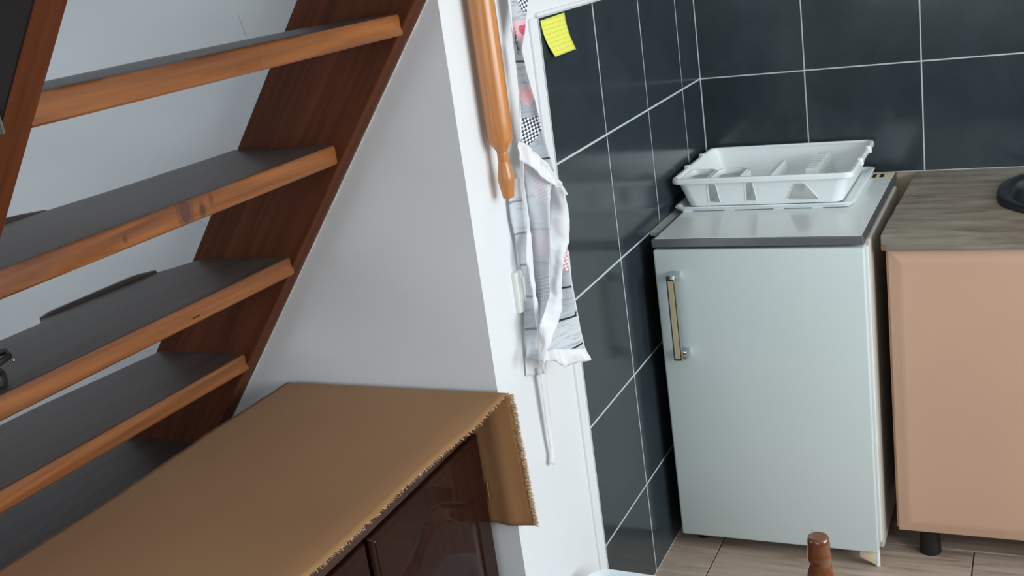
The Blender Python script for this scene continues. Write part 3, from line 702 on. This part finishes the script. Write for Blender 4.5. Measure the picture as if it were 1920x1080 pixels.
AP = dict(   # left and right (or top and bottom) edges of each cloth piece, metres
 bib=([[0.014, -1.2307, 1.5132], [0.014, -1.2339, 1.4755], [0.014, -1.234, 1.4468], [0.014, -1.2342, 1.4179], [0.014, -1.232, 1.3885], [0.014, -1.232, 1.3521], [0.014, -1.2376, 1.3134], [0.014, -1.2416, 1.2941], [0.014, -1.2527, 1.2531], [0.014, -1.265, 1.2233], [0.014, -1.2724, 1.1864]],
  [[0.03, -1.163, 1.5057], [0.0322, -1.1875, 1.4689], [0.0344, -1.2052, 1.4415], [0.0366, -1.2275, 1.4149], [0.0388, -1.2536, 1.3873], [0.041, -1.2507, 1.3527], [0.0432, -1.2446, 1.3124], [0.0454, -1.2415, 1.2919], [0.0476, -1.236, 1.2477], [0.0498, -1.2318, 1.2143], [0.052, -1.2142, 1.1485]]),
 front=([[0.016, -1.2743, 1.1867], [0.016, -1.2724, 1.1403], [0.016, -1.2764, 1.0527], [0.016, -1.2872, 0.9817], [0.016, -1.2888, 0.9066], [0.016, -1.2908, 0.8689]],
  [[0.062, -1.256, 1.1498], [0.0606, -1.2661, 1.104], [0.0592, -1.286, 1.0338], [0.0578, -1.3155, 0.9346], [0.0564, -1.3399, 0.9112], [0.055, -1.365, 0.895]]),
 edge=([[0.022, -1.2923, 1.1946], [0.0227, -1.3039, 1.1529], [0.0233, -1.3063, 1.1025], [0.024, -1.3086, 1.0649], [0.0247, -1.3262, 1.0255], [0.0253, -1.3327, 1.0014], [0.026, -1.3282, 0.9948], [0.0267, -1.3318, 0.9696], [0.0273, -1.3307, 0.946], [0.028, -1.3336, 0.9011], [0.0287, -1.3348, 0.866], [0.0293, -1.3446, 0.8154], [0.03, -1.3432, 0.7852]],
  [[0.03, -1.2954, 1.1949], [0.0307, -1.3036, 1.1525], [0.0313, -1.3048, 1.1018], [0.032, -1.3066, 1.0507], [0.0327, -1.3144, 1.0218], [0.0333, -1.3207, 0.9923], [0.034, -1.3238, 0.9723], [0.0347, -1.3246, 0.9439], [0.0353, -1.325, 0.9164], [0.036, -1.3304, 0.8893], [0.0367, -1.3345, 0.8661], [0.0373, -1.3449, 0.8158], [0.038, -1.3457, 0.7866]]),
 back=([[0.0, -1.3128, 1.161], [0.0, -1.3199, 1.0893], [0.0, -1.3136, 1.0429], [-0.0, -1.3084, 1.0066], [0.0, -1.3109, 0.9466], [0.0, -1.3234, 0.8862], [0.0, -1.3376, 0.8127]],
  [[0.024, -1.295, 1.1557], [0.024, -1.2903, 1.0805], [0.024, -1.3029, 1.0047], [0.024, -1.3095, 0.9462], [0.024, -1.3149, 0.8834], [0.024, -1.3272, 0.8071]]),
 side=([[0.056, -1.2459, 1.1373], [0.0546, -1.2602, 1.0788], [0.0532, -1.2794, 1.0108], [0.0519, -1.302, 0.9384], [0.0505, -1.3187, 0.9175], [0.0491, -1.3422, 0.8992], [0.0478, -1.3555, 0.8881], [0.0464, -1.361, 0.8581], [0.045, -1.368, 0.8232]],
  [[0.088, -1.2597, 1.1221], [0.0854, -1.2453, 1.0895], [0.0828, -1.2379, 1.0593], [0.0802, -1.2457, 1.0162], [0.0776, -1.2651, 1.0041], [0.075, -1.2804, 0.9792], [0.0724, -1.2923, 0.9405], [0.0698, -1.289, 0.8985], [0.0672, -1.3146, 0.8754], [0.0646, -1.3428, 0.8591], [0.062, -1.3919, 0.8324]]),
 skirt=([[0.05, -1.2645, 1.0063], [0.0475, -1.2663, 0.9425], [0.045, -1.2722, 0.8901], [0.0425, -1.299, 0.856], [0.04, -1.3394, 0.8279]],
  [[0.076, -1.246, 1.0003], [0.076, -1.2505, 0.9405], [0.076, -1.2437, 0.8803], [0.076, -1.237, 0.8311], [0.076, -1.2272, 0.7901]]),
 under=([[-0.0045, -1.3329, 0.8195], [-0.0045, -1.3417, 0.7776]],
  [[-0.0045, -1.2393, 0.7822], [-0.0045, -1.2569, 0.7456]]),
 tie=([[0.01, -1.3086, 0.7812], [0.0084, -1.3078, 0.7243], [0.0068, -1.306, 0.6775], [0.0052, -1.3012, 0.6228], [0.0036, -1.2978, 0.5915], [0.002, -1.3051, 0.5713]],
  [[0.014, -1.2933, 0.7751], [0.0124, -1.2899, 0.7167], [0.0108, -1.288, 0.6695], [0.0092, -1.2878, 0.6166], [0.0076, -1.2832, 0.5846], [0.006, -1.2923, 0.5628]]),
 under_hem=([[0.004, -1.3499, 0.8178], [0.004, -1.3586, 0.784]],
  [[0.01, -1.3006, 0.7892], [0.01, -1.3098, 0.7615]]),
 waist=([[0.026, -1.2907, 1.2261], [0.0313, -1.2847, 1.2215], [0.0367, -1.2796, 1.2141], [0.0433, -1.2735, 1.2034], [0.0493, -1.268, 1.1938], [0.06, -1.2585, 1.1749], [0.0687, -1.2518, 1.1557], [0.0747, -1.2474, 1.141], [0.0813, -1.2436, 1.1213], [0.086, -1.24, 1.1099]],
  [[0.0258, -1.302, 1.1926], [0.0293, -1.2987, 1.1877], [0.0327, -1.2956, 1.1828], [0.038, -1.2899, 1.1772], [0.0431, -1.2848, 1.1707], [0.0517, -1.2775, 1.1544], [0.06, -1.2694, 1.1419], [0.0687, -1.2595, 1.1324], [0.0773, -1.2484, 1.1257], [0.082, -1.2471, 1.1077]]),
 hem=([[0.04, -1.3508, 0.8248], [0.0451, -1.3404, 0.8295], [0.0516, -1.329, 0.8306], [0.065, -1.3077, 0.8232], [0.0779, -1.2869, 0.8153], [0.092, -1.263, 0.8069]],
  [[0.0406, -1.3546, 0.81], [0.0458, -1.3452, 0.8118], [0.0567, -1.3284, 0.8054], [0.067, -1.316, 0.7875], [0.0824, -1.2883, 0.7856], [0.0984, -1.2592, 0.781]]),
)
ap = empty('apron', (0.0, -1.24, 0.58), 'white ruffled apron with grey plank and heart print hanging on the wall', 'apron')
P_bib = print_mat('apron_print', 0.05, [(0.019, 1.2968, 0.0165, 'pink'), (0.0205, 1.232, 0.024, 'check'), (0.0205, 1.4135, 0.0185, 'pink'), (0.0235, 1.417, 0.0085, 'red'), (0.0385, 1.4602, 0.014, 'dotk')])
P_back = print_mat('apron_print_reverse', 0.76, [(0.023, 1.0209, 0.021, 'pink'), (0.0259, 0.9385, 0.027, 'check'), (0.0405, 1.1233, 0.026, 'dot')])
P_skirt = print_mat('apron_print_skirt', 0.0, [(0.027, 0.9818, 0.021, 'stripe')])
P_far = print_mat('apron_print_far', 0.35, [])  # plank print faded towards off-white
def cloth_panel(name, key, mat, n=60, m=10, fold=0.002, freq=1.0, seed=0.0, thick=0.0012, wob=0.0, edge=0.0):
    L, R_ = AP[key]; bm = NB(); rows = []; uvs = {}
    for i in range(n+1):
        t = i/n; a = lerp_poly(L, t); b = lerp_poly(R_, t); w = math.dist(a, b); rr = []
        dx, dy = b[0]-a[0], b[1]-a[1]; q = math.hypot(dx, dy)+1e-6; nx, ny = dy/q, -dx/q      # horizontal normal of the cloth
        if q < 0.01: nx, ny = 1.0, 0.0
        for j in range(m+1):
            s = j/m; h = fold*math.sin(2*PI*(s*freq+seed+0.2*noise.noise((t*3, seed, 0))))+fold*0.8*noise.noise((s*2.5+seed, t*6, 2))
            h += wob*noise.noise((t*9, s*1.5, seed))+0.5*wob*noise.noise((t*23, s*2, seed+3))
            e = edge*noise.noise((t*17, seed, 7))*s
            rr.append((max(a[0]+dx*s+nx*h+e*0.2, XW+0.001), a[1]+dy*s+ny*h, a[2]+(b[2]-a[2])*s+e))
            uvs[(i, j)] = (s*w, a[2]+(b[2]-a[2])*s)
        rows.append(rr)
    loops(bm, rows, closed=False); bm.verts.index_update()
    ul = bm.loops.layers.uv.new('print')
    for f in bm.faces:
        for lp in f.loops: lp[ul].uv = uvs[divmod(lp.vert.index, m+1)]
    o = mk(name, bm, mat, ap, True)
    md = o.modifiers.new('thickness', 'SOLIDIFY'); md.thickness = thick; md.offset = 0
    return o
# top of the bib, neck loop and hook continue above the picture
AP['bib'] = ([[0.014, -1.232, 1.70], [0.014, -1.230, 1.60]]+AP['bib'][0], [[0.018, -1.205, 1.70], [0.028, -1.165, 1.60]]+AP['bib'][1])
cloth_panel('bib', 'bib', P_bib, 70, 12, 0.0022, 1.0, 0.1)['label'] = 'grey plank print with hearts'
bl = AP['bib'][0]
AP['bibhem'] = ([[x+0.002, y-0.004, z] for x, y, z in bl[:-1]], [[x+0.003, y+0.0025, z] for x, y, z in bl[:-1]])
cloth_panel('bib_hem', 'bibhem', M['white_cloth'], 40, 3, 0.0005, 1, 0.3)
cloth_panel('back_panel', 'back', P_far, 40, 8, 0.0015, 1.0, 0.4)['label'] = 'faded grey print at the back'
cloth_panel('lining', 'under', M['white_cloth'], 6, 12, 0.0006, 2, 0.2)
cloth_panel('front_panel', 'front', P_back, 50, 8, 0.002, 1.0, 0.15)['label'] = 'pale reverse side of the print'
cloth_panel('skirt_panel', 'skirt', P_skirt, 40, 8, 0.0015, 1.0, 0.6)['label'] = 'grey plank print with dark joints'
sk_ = AP['skirt'][1]
AP['border'] = ([[x-0.0068, y-0.0012, z] for x, y, z in sk_], [[x+0.0012, y-0.0006, z] for x, y, z in sk_])
cloth_panel('skirt_border', 'border', M['white_cloth'], 40, 2, 0.0002, 1, 0.6)
AP['seam'] = ([[x-0.0088, y-0.0013, z] for x, y, z in sk_], [[x-0.0062, y-0.0013, z] for x, y, z in sk_])
cloth_panel('skirt_seam', 'seam', M['ink'], 40, 1, 0.0002, 1, 0.6)['label'] = 'dark printed line beside the white border'
cloth_panel('edge_ruffle', 'edge', M['white_cloth'], 80, 5, 0.001, 0.6, 0.2, wob=0.003)
cloth_panel('side_ruffle', 'side', M['white_cloth'], 80, 10, 0.004, 0.9, 0.7, wob=0.006)
cloth_panel('waist_ruffle', 'waist', M['white_cloth'], 60, 8, 0.003, 0.8, 0.0, wob=0.005)
cloth_panel('bottom_ruffle', 'hem', M['white_cloth'], 50, 6, 0.002, 0.5, 0.1, wob=0.006)
cloth_panel('tie', 'tie', M['white_cloth'], 30, 4, 0.0012, 0.8, 0.1)
bm = NB(); tube(bm, [(0.016, -1.215, 1.70), (0.014, -1.222, 1.80), (0.012, -1.217, 1.845), (0.014, -1.212, 1.80), (0.018, -1.205, 1.70)], 0.004, 8, 0.4); mk('neck_strap', bm, M['white_cloth'], ap)
# small script lettering printed beside the hearts (too small to read)
bm = NB()
for k in range(7):
    zc = 1.421-k*0.0063; f = k/6; xc = 0.0202+0.0077*f-0.0008; yc = -1.2318-0.0119*f-0.0028
    pts = [(xc+0.0028*math.cos(a), yc-0.002*math.cos(a)+0.0002*math.sin(a), zc+0.0042*math.sin(a+k)+0.001*math.cos(2*a+k)) for a in [q*0.75 for q in range(8)]]
    tube(bm, pts, 0.0006, 5)
mk('lettering', bm, M['ink'], ap)['label'] = 'tiny dark printed script'
hk = empty('wall_hook', (XW, -1.217, 1.83), 'small metal wall hook that carries the apron', 'hook')
bm = NB(); tube(bm, [(XW, -1.217, 1.865), (XW+0.012, -1.217, 1.86), (XW+0.02, -1.217, 1.842), (XW+0.03, -1.217, 1.843), (XW+0.034, -1.217, 1.86)], 0.003, 8); mk('prong', bm, M['chrome'], hk)
hk2 = empty('wall_hook', (XW, -1.360, 1.775), 'small metal wall hook that carries the rolling pin', 'hook')
bm = NB(); tube(bm, [(XW, -1.360, 1.795), (XW+0.007, -1.360, 1.792), (XW+0.010, -1.360, 1.78), (XW+0.014, -1.360, 1.781), (XW+0.016, -1.360, 1.792)], 0.002, 8); mk('prong', bm, M['chrome'], hk2)

# sticky note
bm = NB(); NY, NZ = 12, 12; rows = []
TL, TR_, BR_, BL = (-1.0710, 1.4205), (-0.9440, 1.4225), (-0.9190, 1.3440), (-1.0415, 1.3450)
for i in range(NZ+1):
    t = i/NZ; rr = []
    for j in range(NY+1):
        s = j/NY
        y = (TL[0]*(1-s)+TR_[0]*s)*(1-t)+(BL[0]*(1-s)+BR_[0]*s)*t - 0.006*math.sin(PI*t)*(1)
        z = (TL[1]*(1-s)+TR_[1]*s)*(1-t)+(BL[1]*(1-s)+BR_[1]*s)*t
        rr.append((0.0012+0.010*t*t*(1-0.4*s), y, z))
    rows.append(rr)
sn_ = mk('sticky_note', loops(bm, rows, closed=False), M['note'], None, True, origin=(0.001, -0.99, 1.345))
md = sn_.modifiers.new('thickness', 'SOLIDIFY'); md.thickness = 0.0006; md.offset = 0
tag(sn_, 'yellow lined sticky note on the dark tile at the upper left', 'sticky note')

# ------------------------------------------------------------------ waste bin with liner (lower middle)
bn = empty('waste_bin', (0.125, -1.36, 0), 'white lined waste bin on the floor by the white wall', 'bin')
BX0, BX1, BY0, BY1, BZ = 0.030, 0.215, -1.46, -1.236, 0.297
def bring(d, z): return [(x, y, z) for x, y in rrect(BX0+d, BX1-d, BY0+d, BY1-d, 0.04, 8)]
bm = NB(); loops(bm, [bring(0.022, 0.0), bring(0.004, BZ-0.012), bring(0.008, BZ-0.012), bring(0.026, 0.004)], True, True); auto(mk('bucket', bm, M['bin'], bn))
bm = NB(); RS = []
for d, z in ((-0.002, BZ-0.05), (-0.001, BZ-0.006), (0.004, BZ), (0.011, BZ-0.008), (0.018, BZ-0.10), (0.03, 0.02)):
    RS.append([(x+0.0025*noise.noise((x*30, y*30, z*9)), y+0.0025*noise.noise((y*30, x*30, z*9+4)), z+(0.004*noise.noise((x*22, y*22, 1)) if z > BZ-0.06 else 0)) for x, y, z in [(p[0], p[1], z) for p in bring(d, z)]])
loops(bm, RS, False, True); auto(mk('liner', bm, M['liner'], bn), 60)

# ------------------------------------------------------------------ wooden chair in the foreground (only the tip of a post shows)
ch = empty('wooden_chair', (0.50, -2.23, 0), 'lacquered wooden chair in the foreground, only a turned post top in view', 'chair')
FXc, FYc, FZ = 0.680, -2.036, 0.905
def post(x, y):
    prof = [(0.016, 0.0), (0.019, 0.2), (0.019, 0.45), (0.0215, 0.47), (0.019, 0.50), (0.0185, 0.70), (0.023, 0.78), (0.0235, FZ-0.105), (0.0205, FZ-0.080), (0.0168, FZ-0.058), (0.0136, FZ-0.042), (0.0114, FZ-0.033), (0.0116, FZ-0.031), (0.0130, FZ-0.029), (0.0133, FZ-0.024), (0.0126, FZ-0.020), (0.0124, FZ-0.018), (0.0122, FZ-0.008), (0.0118, FZ-0.003), (0.0106, FZ-0.0005), (0.009, FZ), (0.002, FZ+0.0002)]
    bm = NB(); lathe(bm, prof, (x, y, 0), 28); return auto(mk('back_post', bm, M['chair'], ch), 50)
post(FXc, FYc); post(FXc, FYc-0.40)
for z in (0.80, 0.66): auto(mk('back_rail', box(NB(), FXc-0.009, FXc+0.009, FYc-0.39, FYc-0.01, z-0.035, z+0.02, 0.005), M['chair'], ch))
auto(mk('seat', box(NB(), FXc-0.42, FXc+0.005, FYc-0.42, FYc+0.02, 0.44, 0.465, 0.008), M['chair'], ch))
for dy in (0, -0.40):
    bm = NB(); lathe(bm, [(0.014, 0), (0.018, 0.15), (0.019, 0.43), (0.02, 0.45)], (FXc-0.39, FYc+dy, 0), 20); auto(mk('front_leg', bm, M['chair'], ch))
    bm = NB(); tube(bm, [(FXc-0.39, FYc+dy, 0.22), (FXc, FYc+dy, 0.22)], 0.01, 10); mk('stretcher', bm, M['chair'], ch)

# ------------------------------------------------------------------ black sandal on a stair tread (left edge of the picture)
ZS = 1.0858
sd = empty('sandal', (-0.505, -2.153, ZS), 'black sandal with heel strap lying on a stair tread at left', 'sandal')
def sole(z0, z1, gx, gy):
    bm = NB(); P = []
    for k in range(28):
        a = 2*PI*k/28; x = math.cos(a); P.append((-0.505+gx*x, -2.153+gy*math.sin(a)*(1.0-0.12*x)))
    return prism(bm, P, 2, z0, z1, 0.002)
auto(mk('sole', sole(ZS, ZS+0.016, 0.108, 0.044), M['black_rubber'], sd)); auto(mk('footbed', sole(ZS+0.015, ZS+0.020, 0.102, 0.040), M['leather'], sd))
bm = NB(); tube(bm, [(-0.455, -2.112, ZS+0.018), (-0.45, -2.109, ZS+0.03), (-0.425, -2.112, ZS+0.036), (-0.402, -2.126, ZS+0.036), (-0.392, -2.153, ZS+0.036), (-0.402, -2.183, ZS+0.036), (-0.43, -2.194, ZS+0.03), (-0.455, -2.194, ZS+0.018)], 0.005, 10, 0.45); auto(mk('heel_strap', bm, M['leather'], sd), 60)
bm = NB(); tube(bm, [(-0.55, -2.192, ZS+0.01), (-0.55, -2.178, ZS+0.045), (-0.55, -2.153, ZS+0.055), (-0.55, -2.128, ZS+0.045), (-0.55, -2.110, ZS+0.01)], 0.012, 10, 1.6); auto(mk('toe_strap', bm, M['leather'], sd), 60)
bm = NB(); bmesh.ops.create_uvsphere(bm, u_segments=8, v_segments=6, radius=0.0022, matrix=Matrix.Translation((-0.411, -2.116, ZS+0.024))); mk('rivet', bm, M['chrome'], sd)
